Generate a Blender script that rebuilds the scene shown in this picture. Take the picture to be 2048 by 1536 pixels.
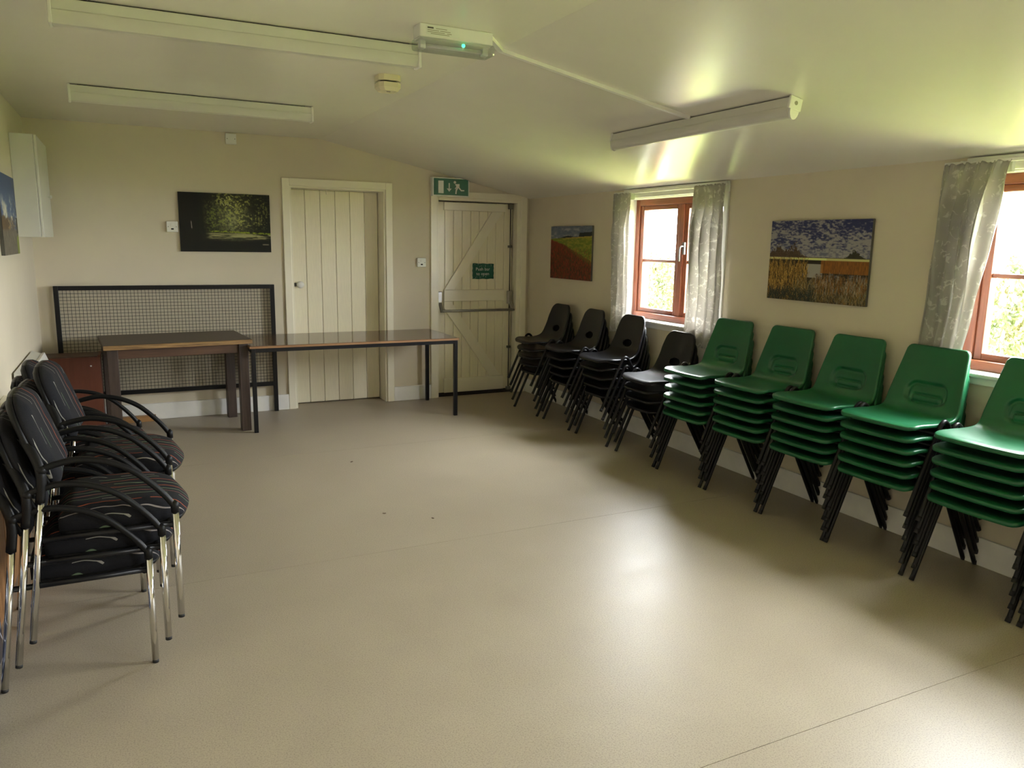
import bpy, bmesh, math, random
import numpy as np
from mathutils import Vector, Matrix
for o in list(bpy.data.objects): bpy.data.objects.remove(o)
SC = bpy.context.scene
COL = SC.collection
PI = math.pi
random.seed(7)
# ---------------------------------------------------------------- camera
F_PX, YAW, PITCH, ROLL, CAMZ = 1552.17, 26.327, 10.253, -0.957, 1.5
def camera():
    y, p, r = (math.radians(a) for a in (YAW, PITCH, ROLL))
    fw = Vector((math.sin(y)*math.cos(p), math.cos(y)*math.cos(p), -math.sin(p)))
    rt = Vector((math.cos(y), -math.sin(y), 0)); up = rt.cross(fw)
    r2 = rt*math.cos(r) - up*math.sin(r); u2 = r2.cross(fw)
    cd = bpy.data.cameras.new('camera'); cd.sensor_width = 36; cd.lens = F_PX/2048*36
    cd.clip_start = .05; cd.clip_end = 200
    co = bpy.data.objects.new('camera', cd); COL.objects.link(co)
    m = Matrix((r2, u2, -fw)).transposed().to_4x4(); m.translation = (0, 0, CAMZ)
    co.matrix_world = m; SC.camera = co
camera()
# ---------------------------------------------------------------- sky, exposure
SKY = 9.0
w = bpy.data.worlds.new('overcast_sky'); SC.world = w; w.use_nodes = True
nt = w.node_tree; bgn = nt.nodes['Background']
bgn.inputs[0].default_value = (.975, .98, 1.03, 1); bgn.inputs[1].default_value = SKY
vs = SC.view_settings
vs.view_transform = 'Standard'; vs.look = 'None'; vs.gamma = 1; vs.use_curve_mapping = False
vs.exposure = 3.2
# room numbers (metres)
D, R, L, FR = 7.027, 3.637, -.631, -2.3        # back, right, left walls, wall behind the camera
ZC, FX, ZR = 2.364, 1.579, 1.938               # flat ceiling, fold line, ceiling height at the right wall
def zc(x): return ZC if x < FX else ZC-(x-FX)*(ZC-ZR)/(R-FX)
W1 = (4.17, 5.345); W2 = (1.30, 2.475); W_ADDED = (-1.55, -.375)   # window openings in y; the last is unseen, added for light
WZ0, WZ1 = .905, 1.868
def portal(y0, y1):
    ld = bpy.data.lights.new('window_portal', 'AREA'); ld.shape = 'RECTANGLE'
    ld.size = y1-y0; ld.size_y = WZ1-WZ0; ld.cycles.is_portal = True
    o = bpy.data.objects.new('window_portal', ld); COL.objects.link(o)
    o.location = (R+.2, (y0+y1)/2, (WZ0+WZ1)/2)
    # local -Z must point into the room (-X); local X along world Y, local Y along world Z
    o.matrix_world = Matrix(((0, 0, 1, R+.2), (1, 0, 0, (y0+y1)/2), (0, 1, 0, (WZ0+WZ1)/2), (0, 0, 0, 1)))
for a in (W1, W2, W_ADDED): portal(*a)
# ---------------------------------------------------------------- materials
def srgb(r, g, b):
    f = lambda c: (c/255/12.92) if c/255 <= .04045 else ((c/255+.055)/1.055)**2.4
    return (f(r), f(g), f(b), 1)
class NT:
    def __init__(s, name):
        s.m = bpy.data.materials.new(name); s.m.use_nodes = True; s.t = s.m.node_tree
        s.b = s.t.nodes['Principled BSDF']; s.out = s.t.nodes['Material Output']; s._co = None
    def n(s, typ, **kw):
        nd = s.t.nodes.new(typ)
        for k, v in kw.items():
            if k.startswith('i_'):
                k2 = k[2:]; nd.inputs[int(k2) if k2.isdigit() else k2].default_value = v
            else: setattr(nd, k, v)
        return nd
    def l(s, a, b): s.t.links.new(a, b)
    def co(s):
        if not s._co: s._co = s.n('ShaderNodeTexCoord').outputs['Object']
        return s._co
    def scaled(s, sx, sy, sz):
        mp = s.n('ShaderNodeMapping'); mp.inputs['Scale'].default_value = (sx, sy, sz)
        s.l(s.co(), mp.inputs['Vector']); return mp.outputs[0]
    def noise(s, scale, detail=4, vec=None, rough=.55):
        nd = s.n('ShaderNodeTexNoise'); nd.inputs['Scale'].default_value = scale
        nd.inputs['Detail'].default_value = detail; nd.inputs['Roughness'].default_value = rough
        s.l(vec or s.co(), nd.inputs['Vector']); return nd.outputs['Fac']
    def ramp(s, fac, stops):
        r = s.n('ShaderNodeValToRGB'); el = r.color_ramp.elements
        while len(el) < len(stops): el.new(.5)
        for e, (p, c) in zip(el, stops): e.position = p; e.color = c
        s.l(fac, r.inputs[0]); return r.outputs[0]
    def math(s, op, a, b=None, c=None):
        nd = s.n('ShaderNodeMath', operation=op)
        for i, v in enumerate((a, b, c)):
            if v is None: continue
            if isinstance(v, (int, float)): nd.inputs[i].default_value = v
            else: s.l(v, nd.inputs[i])
        return nd.outputs[0]
    def mix(s, fac, a, b):
        nd = s.n('ShaderNodeMix', data_type='RGBA')
        for sock, v in ((nd.inputs[0], fac), (nd.inputs[6], a), (nd.inputs[7], b)):
            if isinstance(v, (int, float, tuple)): sock.default_value = v
            else: s.l(v, sock)
        return nd.outputs[2]
    def bump(s, h, strength=.2, dist=.002):
        b = s.n('ShaderNodeBump'); b.inputs['Strength'].default_value = strength; b.inputs['Distance'].default_value = dist
        s.l(h, b.inputs['Height']); s.l(b.outputs[0], s.b.inputs['Normal'])
    def set(s, col=None, rough=None, metal=None, spec=None):
        if col is not None:
            if isinstance(col, tuple): s.b.inputs['Base Color'].default_value = col
            else: s.l(col, s.b.inputs['Base Color'])
        if rough is not None:
            if isinstance(rough, (int, float)): s.b.inputs['Roughness'].default_value = rough
            else: s.l(rough, s.b.inputs['Roughness'])
        if metal is not None: s.b.inputs['Metallic'].default_value = metal
        if spec is not None: s.b.inputs['Specular IOR Level'].default_value = spec
        return s
def vary(c, k): return tuple(min(1, x*k) for x in c[:3])+(1,)
def plain(name, c, rough=.5, metal=0, k=.06, scale=9, bump=0, bscale=60, spec=.5):
    m = NT(name); f = m.noise(scale, 5)
    m.set(m.ramp(f, [(.3, vary(c, 1-k)), (.7, vary(c, 1+k))]), rough, metal, spec)
    if bump: m.bump(m.noise(bscale, 4), bump, .002)
    return m.m
M = {}
M['wall'] = plain('cream_wall_paint', (.65, .58, .445, 1), .75, k=.03, scale=2.5, bump=.12, bscale=35)
M['ceiling'] = plain('white_silk_ceiling_paint', (.80, .765, .69, 1), .25, k=.02, scale=2, bump=.1, bscale=9)
M['gloss'] = plain('cream_gloss_paint', (.84, .79, .64, 1), .28, k=.03, scale=4, bump=.18, bscale=22)
M['gloss_white'] = plain('white_gloss_paint', (.76, .75, .71, 1), .3, k=.03, scale=5, bump=.1, bscale=20)
M['skirting'] = plain('scuffed_white_skirting_paint', (.80, .785, .75, 1), .4, k=.07, scale=6, bump=.1)
def brushed_door():
    m = NT('brush_marked_door_paint'); v = m.scaled(30, 30, 2.2)
    f = m.noise(4, 5, v); c = (.86, .80, .62, 1)
    m.set(m.ramp(f, [(.3, vary(c, .96)), (.7, vary(c, 1.03))]), .22); m.bump(f, .2, .003); return m.m
M['door'] = brushed_door()
def floor_mat():
    m = NT('speckled_vinyl'); f1 = m.noise(210, 2); f2 = m.noise(3, 5); f3 = m.noise(120, 3)
    base = m.ramp(f2, [(.3, (.39, .332, .25, 1)), (.7, (.425, .365, .275, 1))])
    sp = m.ramp(f1, [(.36, (.55, .55, .55, 1)), (.5, (1, 1, 1, 1)), (.66, (1.0, 1.0, 1.0, 1)), (.76, (1.5, 1.5, 1.5, 1))])
    nd = m.n('ShaderNodeMix', data_type='RGBA', blend_type='MULTIPLY'); nd.inputs[0].default_value = .55
    m.l(base, nd.inputs[6]); m.l(sp, nd.inputs[7])
    m.set(nd.outputs[2], m.math('MULTIPLY_ADD', f2, .16, .33), spec=.42); m.bump(f3, .3, .0015); return m.m
M['vinyl'] = floor_mat()
M['screed'] = plain('dark_screed', (.02, .017, .013, 1), .95, spec=0)
M['green'] = plain('green_polypropylene', (.012, .115, .045, 1), .34, k=.05, scale=5, bump=.07, bscale=420)
M['black'] = plain('black_polypropylene', (.006, .006, .0075, 1), .36, k=.1, scale=5, bump=.07, bscale=420, spec=.34)
M['tube'] = plain('black_painted_steel', (.008, .008, .009, 1), .34, k=.1, spec=.3)
M['rubber'] = plain('black_rubber', (.012, .012, .012, 1), .7)
M['chrome'] = plain('chrome_tube', (.78, .77, .75, 1), .1, 1, k=.02)
M['steel'] = plain('satin_steel', (.42, .42, .41, 1), .33, 1, k=.08)
M['darksteel'] = plain('tarnished_steel', (.16, .155, .14, 1), .4, .9, k=.15)
M['blackplastic'] = plain('moulded_black_plastic', (.006, .006, .006, 1), .42, k=.1, spec=.22)
M['white_plastic'] = plain('white_plastic', (.78, .77, .72, 1), .35, k=.02)
M['cream_plastic'] = plain('yellowed_plastic', (.74, .67, .46, 1), .4, k=.03)
M['white_enamel'] = plain('white_enamel', (.66, .65, .59, 1), .35, k=.02)
M['dark'] = plain('dark_recess', (.02, .018, .015, 1), .8)
M['signgreen'] = plain('sign_green', (.006, .105, .06, 1), .3, k=.08, scale=20)
M['signwhite'] = plain('sign_white', (.74, .76, .70, 1), .4)
M['grey_print'] = plain('grey_print', (.33, .31, .24, 1), .6)
M['dark_print'] = plain('dark_print', (.10, .09, .07, 1), .6)
def wood(name, c1, c2, rough, axis=0, scale=9, bump=.15):
    m = NT(name); s = [scale*2.4]*3; s[axis] = scale*.16
    f = m.noise(2.4, 6, m.scaled(*s), .6)
    m.set(m.ramp(f, [(.28, c1), (.5, tuple((a+b)/2 for a, b in zip(c1, c2))), (.72, c2)]), rough); m.bump(f, bump, .001); return m.m
M['table_dark'] = wood('worn_dark_wood', (.035, .020, .013, 1), (.085, .052, .035, 1), .38, 0)
M['apron_wood'] = wood('worn_red_brown_apron', (.060, .026, .013, 1), (.125, .060, .030, 1), .4, 0)
M['leg_dark'] = wood('dark_stained_leg', (.030, .018, .013, 1), (.070, .044, .032, 1), .42, 2)
M['edge_worn'] = wood('worn_bare_edge', (.11, .055, .018, 1), (.42, .25, .09, 1), .5, 0, 14)
M['laminate'] = wood('polished_wood_laminate', (.105, .058, .034, 1), (.150, .086, .050, 1), .13, 0, 5, .03)
M['ply_edge'] = wood('plywood_edge', (.22, .11, .045, 1), (.36, .19, .08, 1), .5, 0, 12)
M['mahogany'] = wood('red_mahogany_veneer', (.115, .030, .014, 1), (.150, .042, .020, 1), .42, 2, 6, .04)
M['cabtop'] = wood('brown_cabinet_top', (.070, .036, .024, 1), (.11, .060, .042, 1), .4, 0, 6, .05)
M['frame_wood'] = wood('red_stained_window_wood', (.15, .036, .017, 1), (.28, .085, .038, 1), .35, 2, 8, .1)
M['frame_wood_h'] = wood('red_stained_window_rail', (.15, .036, .017, 1), (.28, .085, .038, 1), .35, 1, 8, .1)
M['pine'] = wood('orange_pine', (.30, .15, .05, 1), (.46, .25, .095, 1), .45, 0, 9)
M['pine_v'] = wood('orange_pine_panel', (.26, .125, .045, 1), (.38, .19, .075, 1), .45, 2, 7)
def glass_mat():
    m = NT('window_glass'); t = m.t
    tr = m.n('ShaderNodeBsdfTransparent'); tr.inputs[0].default_value = (.95, .97, .96, 1)
    gl = m.n('ShaderNodeBsdfGlossy'); gl.inputs['Roughness'].default_value = .02
    mx = m.n('ShaderNodeMixShader'); lw = m.n('ShaderNodeLayerWeight'); lw.inputs['Blend'].default_value = .5
    m.l(m.math('MULTIPLY_ADD', m.math('POWER', lw.outputs['Facing'], 5.0), .9, .03), mx.inputs[0]); m.l(tr.outputs[0], mx.inputs[1]); m.l(gl.outputs[0], mx.inputs[2])
    m.l(mx.outputs[0], m.out.inputs[0]); return m.m
M['glass'] = glass_mat()
def clear_plastic():
    m = NT('clear_ribbed_plastic')
    tr = m.n('ShaderNodeBsdfTransparent'); tr.inputs[0].default_value = (.80, .84, .83, 1)
    gl = m.n('ShaderNodeBsdfGlossy'); gl.inputs['Roughness'].default_value = .18
    mx = m.n('ShaderNodeMixShader'); mx.inputs[0].default_value = .22
    m.l(tr.outputs[0], mx.inputs[1]); m.l(gl.outputs[0], mx.inputs[2]); m.l(mx.outputs[0], m.out.inputs[0]); return m.m
M['clear'] = clear_plastic()
def opal():
    m = NT('opal_diffuser'); m.set((.60, .585, .53, 1), .35); return m.m
M['opal'] = opal()
def led():
    m = NT('green_led'); m.b.inputs['Emission Color'].default_value = (.05, 1, .35, 1); m.b.inputs['Emission Strength'].default_value = .5
    m.set((.02, .4, .15, 1), .3); return m.m
M['led'] = led()
def curtain_mat():
    m = NT('floral_damask_curtain'); co = m.co()
    n1 = m.noise(7, 3); vo = m.n('ShaderNodeTexVoronoi', feature='DISTANCE_TO_EDGE'); vo.inputs['Scale'].default_value = 17
    wv = m.n('ShaderNodeVectorMath', operation='ADD'); nz = m.n('ShaderNodeTexNoise'); nz.inputs['Scale'].default_value = 16
    m.l(co, nz.inputs['Vector']); sc = m.n('ShaderNodeVectorMath', operation='SCALE'); sc.inputs['Scale'].default_value = .10
    m.l(nz.outputs['Color'], sc.inputs[0]); m.l(co, wv.inputs[0]); m.l(sc.outputs[0], wv.inputs[1]); m.l(wv.outputs[0], vo.inputs['Vector'])
    f = m.ramp(vo.outputs['Distance'], [(.04, (1, 1, 1, 1)), (.10, (0, 0, 0, 1))])
    f2 = m.ramp(m.noise(26, 3), [(.50, (0, 0, 0, 1)), (.58, (1, 1, 1, 1))])
    ff = m.math('MULTIPLY', f, f2)
    base = m.ramp(n1, [(.3, (.43, .41, .375, 1)), (.7, (.50, .475, .435, 1))])
    c = m.mix(m.math('MULTIPLY', ff, .8), base, (.72, .70, .65, 1))
    m.set(c, .8); tl = m.n('ShaderNodeBsdfTranslucent'); m.l(c, tl.inputs[0])
    mx = m.n('ShaderNodeMixShader'); mx.inputs[0].default_value = .38
    m.l(m.b.outputs[0], mx.inputs[1]); m.l(tl.outputs[0], mx.inputs[2]); m.l(mx.outputs[0], m.out.inputs[0]); return m.m
M['curtain'] = curtain_mat()
def fabric(name, axis):
    # dark weave with thin broken coloured lines running along the other axis
    m = NT(name); co = m.co(); sp = m.n('ShaderNodeSeparateXYZ'); m.l(co, sp.inputs[0])
    nz = m.noise(5.5, 2); y = m.math('ADD', m.math('MULTIPLY_ADD', nz, .09, sp.outputs[axis]), m.math('MULTIPLY', sp.outputs[2], .55 if axis == 1 and 'back' not in name else .12))
    t = m.math('MULTIPLY', y, 30.0 if 'back' not in name else 17.0); fr = m.math('FRACT', t); d = m.math('ABSOLUTE', m.math('SUBTRACT', fr, .5))
    line = m.math('LESS_THAN', d, .06 if 'back' not in name else .035)
    wn = m.n('ShaderNodeTexWhiteNoise', noise_dimensions='1D'); m.l(m.math('FLOOR', t), wn.inputs['W'])
    brk = m.noise(7, 2, m.scaled(1.0, 1.0, 1.0)); gap = m.math('GREATER_THAN', m.math('ADD', brk, m.math('MULTIPLY', wn.outputs['Value'], .22)), .53)
    cl = m.n('ShaderNodeValToRGB'); cl.color_ramp.interpolation = 'CONSTANT'; el = cl.color_ramp.elements
    cs = [(0, (.26, .25, .22, 1)), (.35, (.17, .24, .14, 1)), (.6, (.34, .08, .035, 1)), (.8, (.25, .22, .20, 1)), (.92, (.30, .12, .10, 1))]
    while len(el) < len(cs): el.new(.5)
    for e, (p, c) in zip(el, cs): e.position = p; e.color = c
    m.l(wn.outputs['Value'], cl.inputs[0])
    base = m.ramp(m.noise(500, 2), [(.35, (.006, .006, .008, 1)), (.65, (.012, .012, .014, 1))])
    m.set(m.mix(m.math('MULTIPLY', line, gap), base, cl.outputs[0]), .9, spec=.25); m.bump(m.noise(650, 2), .25, .001); return m.m
M['fabric'] = fabric('striped_black_upholstery', 1)
M['fabric_v'] = fabric('striped_black_back_upholstery', 1)
def attr_mat(name):
    m = NT(name); a = m.n('ShaderNodeAttribute', attribute_name='col'); m.set(a.outputs['Color'], .55, spec=.3)
    m.bump(m.noise(900, 2), .1, .0005); return m.m
M['print'] = attr_mat('canvas_print')
M['canvas_edge'] = plain('dark_canvas_edge', (.09, .085, .07, 1), .8, k=.3)
M['grass'] = None
def grass_mat():
    m = NT('sunlit_lawn'); f = m.noise(3, 6); m.set(m.ramp(f, [(.3, (.185, .235, .05, 1)), (.7, (.26, .31, .075, 1))]), .9, spec=.1); m.bump(m.noise(60, 3), .5, .02); return m.m
M['grass'] = grass_mat()
def leaf_mat():
    m = NT('garden_leaves'); oi = m.n('ShaderNodeObjectInfo'); f = m.noise(6, 4)
    c = m.ramp(f, [(.3, (.06, .085, .028, 1)), (.5, (.13, .155, .06, 1)), (.62, (.21, .175, .075, 1)), (.75, (.10, .135, .045, 1))])
    m.set(c, .6); tl = m.n('ShaderNodeBsdfTranslucent'); m.l(c, tl.inputs[0]); mx = m.n('ShaderNodeMixShader'); mx.inputs[0].default_value = .45
    m.l(m.b.outputs[0], mx.inputs[1]); m.l(tl.outputs[0], mx.inputs[2]); m.l(mx.outputs[0], m.out.inputs[0]); return m.m
M['leaf'] = leaf_mat()
M['bark'] = plain('shrub_bark', (.12, .08, .05, 1), .9, k=.3)
def panel_mat():
    m = NT('dark_blue_panel_with_white_lines'); sp = m.n('ShaderNodeSeparateXYZ'); m.l(m.co(), sp.inputs[0])
    def ln(a, b, k, wd):
        t = m.math('ADD', m.math('MULTIPLY', sp.outputs[1], a), m.math('MULTIPLY', sp.outputs[2], b))
        return m.math('LESS_THAN', m.math('ABSOLUTE', m.math('SUBTRACT', m.math('FRACT', m.math('MULTIPLY', t, k)), .5)), wd)
    f = m.math('MAXIMUM', ln(1, .9, 7, .035), ln(1, -1.6, 6, .03))
    base = m.ramp(m.noise(9, 5), [(.35, (.006, .007, .012, 1)), (.65, (.035, .045, .085, 1))])
    m.set(m.mix(f, base, (.45, .47, .55, 1)), .2); return m.m
M['panel'] = panel_mat()
# ---------------------------------------------------------------- mesh helpers
def bx(bm, x0, x1, y0, y1, z0, z1, bev=0, seg=2):
    c = Vector(((x0+x1)/2, (y0+y1)/2, (z0+z1)/2))
    g = bmesh.ops.create_cube(bm, size=1, matrix=Matrix.Translation(c) @ Matrix.Diagonal((abs(x1-x0), abs(y1-y0), abs(z1-z0), 1)))
    if bev:
        es = list({e for v in g['verts'] for e in v.link_edges})
        bmesh.ops.bevel(bm, geom=es, offset=bev, segments=seg, affect='EDGES', profile=.5, clamp_overlap=True)
    return bm
def box(*a, **k): return bx(bmesh.new(), *a, **k)
def frame_vectors(pts, closed=False):
    ts = []
    for i in range(len(pts)):
        a = pts[max(i-1, 0)]; b = pts[min(i+1, len(pts)-1)]; ts.append((b-a).normalized())
    n = ts[0].orthogonal().normalized(); out = []
    for t in ts:
        n = (n - t*n.dot(t)).normalized(); out.append((t, n, t.cross(n)))
    return out
def tube(bm, pts, r, seg=10, caps=True):
    pts = [Vector(p) for p in pts]; fr = frame_vectors(pts); rings = []
    for i, (p, (t, n, b)) in enumerate(zip(pts, fr)):
        rr = r[i] if isinstance(r, (list, tuple)) else r
        rings.append([bm.verts.new(p+(n*math.cos(2*PI*k/seg)+b*math.sin(2*PI*k/seg))*rr) for k in range(seg)])
    for a, b in zip(rings, rings[1:]):
        for k in range(seg):
            f = bm.faces.new((a[k], a[(k+1) % seg], b[(k+1) % seg], b[k])); f.smooth = True
    if caps: bm.faces.new(rings[0][::-1]); bm.faces.new(rings[-1])
    return bm
def tb(*a, **k): return tube(bmesh.new(), *a, **k)
def bez(pts, n=24):
    # catmull-rom through pts
    P = [Vector(p) for p in pts]; P = [P[0]*2-P[1]]+P+[P[-1]*2-P[-2]]; out = []
    m = len(P)-3
    for i in range(m):
        k = max(2, n//m)
        for j in range(k):
            t = j/k; a, b, c, d = P[i:i+4]
            out.append(.5*((2*b)+(c-a)*t+(2*a-5*b+4*c-d)*t*t+(3*b-a-3*c+d)*t**3))
    out.append(P[-2]); return out
def prism(bm, poly, axis, a, b):
    # extrude a 2-D polygon along an axis: axis 0 -> (y,z), 1 -> (x,z), 2 -> (x,y)
    def v(p, t): return {0: (t, p[0], p[1]), 1: (p[0], t, p[1]), 2: (p[0], p[1], t)}[axis]
    A = [bm.verts.new(v(p, a)) for p in poly]; B = [bm.verts.new(v(p, b)) for p in poly]; n = len(poly)
    bm.faces.new(A); bm.faces.new(B[::-1])
    for i in range(n): bm.faces.new((A[i], B[i], B[(i+1) % n], A[(i+1) % n]))
    bmesh.ops.recalc_face_normals(bm, faces=bm.faces[:]); return bm
def lathe(bm, prof, c, axis=2, seg=20):
    rings = []
    for r, h in prof:
        ring = []
        for k in range(seg):
            a, b = r*math.cos(2*PI*k/seg), r*math.sin(2*PI*k/seg)
            ring.append(bm.verts.new(Vector(c)+Vector({2: (a, b, h), 1: (a, h, b), 0: (h, a, b)}[axis])))
        rings.append(ring)
    for p, q in zip(rings, rings[1:]):
        for k in range(seg): bm.faces.new((p[k], p[(k+1) % seg], q[(k+1) % seg], q[k])).smooth = True
    bm.faces.new(rings[0]); bm.faces.new(rings[-1]); bmesh.ops.recalc_face_normals(bm, faces=bm.faces[:]); return bm
def obj(name, bm, m, parent=None, smooth=False, world=False):
    if world and parent is not None:
        bm.transform(parent.matrix_basis.inverted())
    me = bpy.data.meshes.new(name)
    if isinstance(bm, bmesh.types.BMesh):
        bm.to_mesh(me); bm.free()
    if smooth: me.polygons.foreach_set('use_smooth', [True]*len(me.polygons))
    me.materials.append(M[m] if isinstance(m, str) else m)
    o = bpy.data.objects.new(name, me); COL.objects.link(o)
    if parent is not None: o.parent = parent
    return o
def tag(o, label=None, cat=None, group=None, kind=None):
    if label: o['label'] = label
    if cat: o['category'] = cat
    if group: o['group'] = group
    if kind: o['kind'] = kind
    return o
def thing(name, label=None, cat=None, loc=(0, 0, 0), rotz=0, group=None, kind=None):
    o = bpy.data.objects.new(name, None); COL.objects.link(o); o.location = loc; o.rotation_euler = (0, 0, rotz)
    o.empty_display_size = .1; o.matrix_basis = Matrix.Translation(loc) @ Matrix.Rotation(rotz, 4, 'Z')
    return tag(o, label, cat, group, kind)
def P(name, bm, m, parent, smooth=False, label=None):          # part given in world coordinates
    o = obj(name, bm, m, parent, smooth, world=True)
    if label: o['label'] = label
    return o
def SUB(name, bm, m, part, smooth=False, label=None):          # sub-part: part sits at its thing's origin
    root = part.parent
    bm.transform(root.matrix_basis.inverted())
    o = obj(name, bm, m, part, smooth)
    if label: o['label'] = label
    return o
def copy_tree(o, parent=None):
    c = o.copy(); COL.objects.link(c)
    if parent is not None: c.parent = parent
    for ch in [k for k in bpy.data.objects if k.parent == o]: copy_tree(ch, c)
    return c
def autosmooth(o, ang=40):
    me = o.data; me.polygons.foreach_set('use_smooth', [True]*len(me.polygons))
    try: me.set_sharp_from_angle(angle=math.radians(ang))
    except Exception: pass
    return o
def text_mesh(body, size, extrude=.0004):
    cu = bpy.data.curves.new('text', 'FONT'); cu.body = body; cu.size = size; cu.extrude = extrude; cu.align_x = 'CENTER'; cu.resolution_u = 3
    o = bpy.data.objects.new('text', cu); COL.objects.link(o)
    me = bpy.data.meshes.new_from_object(o.evaluated_get(bpy.context.evaluated_depsgraph_get()))
    bpy.data.objects.remove(o); bm = bmesh.new(); bm.from_mesh(me); bpy.data.meshes.remove(me); return bm
def struct(name, bm, m, label=None, smooth=False):
    o = obj(name, bm, m, None, smooth); o['kind'] = 'structure'
    if label: o['label'] = label
    return o
# ================================================================ THE ROOM
XO = R+.26   # outer face of the right wall
fl = struct('floor', box(L-.25, XO, FR-.2, D+.45, -.2, -.003), 'screed', 'beige speckled vinyl floor')
seams = [FR, -.36, 1.572, 3.505, 5.45, D+.42]
for a, b in zip(seams, seams[1:]):
    obj('vinyl_sheet', box(L, R+.0, a+(.001 if a > FR else 0), b-.001, -.003, 0), 'vinyl', fl)
bm = bmesh.new(); T = .15
prism(bm, [(L-.25, ZC), (FX, ZC), (R, ZR), (XO, ZR), (XO, ZR+T), (R, ZR+T), (FX, ZC+T), (L-.25, ZC+T)], 1, FR-.2, D+.45)
struct('ceiling', bm, 'ceiling', 'white painted ceiling, flat with one sloping side')
struct('wall_left', box(L-.25, L, FR-.2, D+.45, 0, ZC+.02), 'wall', 'cream left wall')
struct('wall_front', box(L, R, FR-.2, FR, 0, ZC+.02), 'wall')
bm = bmesh.new()
ys = [FR-.2] + [v for a in (W_ADDED, W2, W1) for v in a] + [D+.45]
for a, b in zip(ys[0::2], ys[1::2]): bx(bm, R, XO, a, b, 0, ZR+.05)
for a, b in (W1, W2, W_ADDED): bx(bm, R, XO, a, b, 0, WZ0); bx(bm, R, XO, a, b, WZ1, ZR+.05)
struct('wall_right', bm, 'wall', 'cream right wall with the windows')
# back wall with two door recesses
DR1 = (1.30, 2.157, 1.962); DR2 = (2.655, 3.54, 1.915)
bm = bmesh.new()
bx(bm, L, DR1[0], D, D+.45, 0, ZC+.05); bx(bm, DR1[1], DR2[0], D, D+.45, 0, ZC+.05); bx(bm, DR2[1], R, D, D+.45, 0, ZC+.05)
bx(bm, DR1[0], DR1[1], D, D+.45, DR1[2], ZC+.05); bx(bm, DR2[0], DR2[1], D, D+.45, DR2[2], ZC+.05)
bx(bm, DR1[0], DR1[1], D+.3, D+.45, 0, DR1[2]); bx(bm, DR2[0], DR2[1], D+.3, D+.45, 0, DR2[2])
struct('wall_back', bm, 'wall', 'cream back wall with the two doors')
# skirting
def skirt(x0, x1, y0, y1, h=.137): return box(x0, x1, y0, y1, 0, h, bev=.004)
struct('baseboard_back', skirt(L, 1.238, D-.02, D), 'skirting'); struct('baseboard_back', skirt(2.219, 2.591, D-.02, D), 'skirting')
struct('baseboard_right', skirt(R-.02, R, FR, D), 'skirting'); struct('baseboard_left', skirt(L, L+.02, FR, D-.02), 'skirting')
struct('baseboard_back', skirt(3.606, R-.02, D-.02, D), 'skirting')
# ---------------------------------------------------------------- plank door on the left of the back wall
tr = thing('trim_1', kind='structure', loc=(1.73, D, 0)); tr['label'] = 'cream casing around the plank door'
P('casing_board', box(1.238, 1.301, D-.022, D, 0, 2.024, bev=.004), 'gloss', tr)
P('casing_board', box(2.156, 2.218, D-.022, D, 0, 2.024, bev=.004), 'gloss', tr)
P('casing_board', box(1.301, 2.156, D-.022, D, 1.960, 2.024, bev=.004), 'gloss', tr)
P('jamb', box(1.294, 1.318, D-.004, D+.3, 0, 1.962), 'gloss', tr)
P('jamb', box(2.140, 2.158, D-.004, D+.3, 0, 1.962), 'gloss', tr)
P('head_lining', box(1.318, 2.140, D-.004, D+.3, 1.945, 1.962), 'gloss', tr)
dr = thing('door_1', kind='structure', loc=(1.73, D+.2, 0)); dr['label'] = 'cream plank door with a round knob'
px = [1.320, 1.468, 1.604, 1.740, 1.876, 2.012, 2.138]
for a, b in zip(px, px[1:]):
    P('plank', box(a+.0012, b-.0012, D+.185, D+.225, .008, 1.944, bev=.005, seg=1), 'door', dr)
P('door_back', box(1.320, 2.138, D+.226, D+.24, .008, 1.944), 'dark', dr)
kn = P('knob', lathe(bmesh.new(), [(.004, -.062), (.022, -.060), (.031, -.048), (.032, -.038), (.024, -.026), (.012, -.018), (.012, -.006), (.026, -.005), (.028, 0)], (1.402, D+.185, 1.103), 1), 'white_plastic', dr, True, 'white round knob')
P('keyhole_plate', box(1.346, 1.372, D+.178, D+.185, 1.085, 1.118, bev=.002), 'darksteel', dr)
P('top_hook', box(1.660, 1.672, D+.170, D+.185, 1.910, 1.946, bev=.002), 'gloss', dr)
# ---------------------------------------------------------------- braced exit door
tr = thing('trim_2', kind='structure', loc=(3.1, D, 0)); tr['label'] = 'cream casing around the exit door'
P('casing_board', box(2.591, 2.655, D-.022, D, 0, 1.976, bev=.004), 'gloss', tr)
P('casing_board', box(3.540, 3.606, D-.022, D, 0, 1.976, bev=.004), 'gloss', tr)
P('casing_board', box(2.655, 3.540, D-.022, D, 1.914, 1.976, bev=.004), 'gloss', tr)
P('jamb', box(2.650, 2.672, D-.010, D+.28, 0, 1.915, bev=.003), 'gloss', tr)
P('jamb', box(3.500, 3.543, D-.010, D+.28, 0, 1.915, bev=.003), 'gloss', tr)
P('head_lining', box(2.672, 3.500, D-.010, D+.28, 1.892, 1.915, bev=.003), 'gloss', tr)
P('threshold', box(2.672, 3.500, D+.02, D+.28, 0, .018), 'dark', tr)
dr = thing('door_2', kind='structure', loc=(3.1, D+.1, 0)); dr['label'] = 'cream ledged and braced exit door'
DY = D+.085
px = [2.680+.0905*i for i in range(10)]; px[-1] = 3.492
for a, b in zip(px, px[1:]):
    P('plank', box(a+.001, b-.001, DY, DY+.03, .026, 1.885, bev=.004, seg=1), 'door', dr)
P('door_back', box(2.680, 3.492, DY+.031, DY+.045, .026, 1.885), 'dark', dr)
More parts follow.
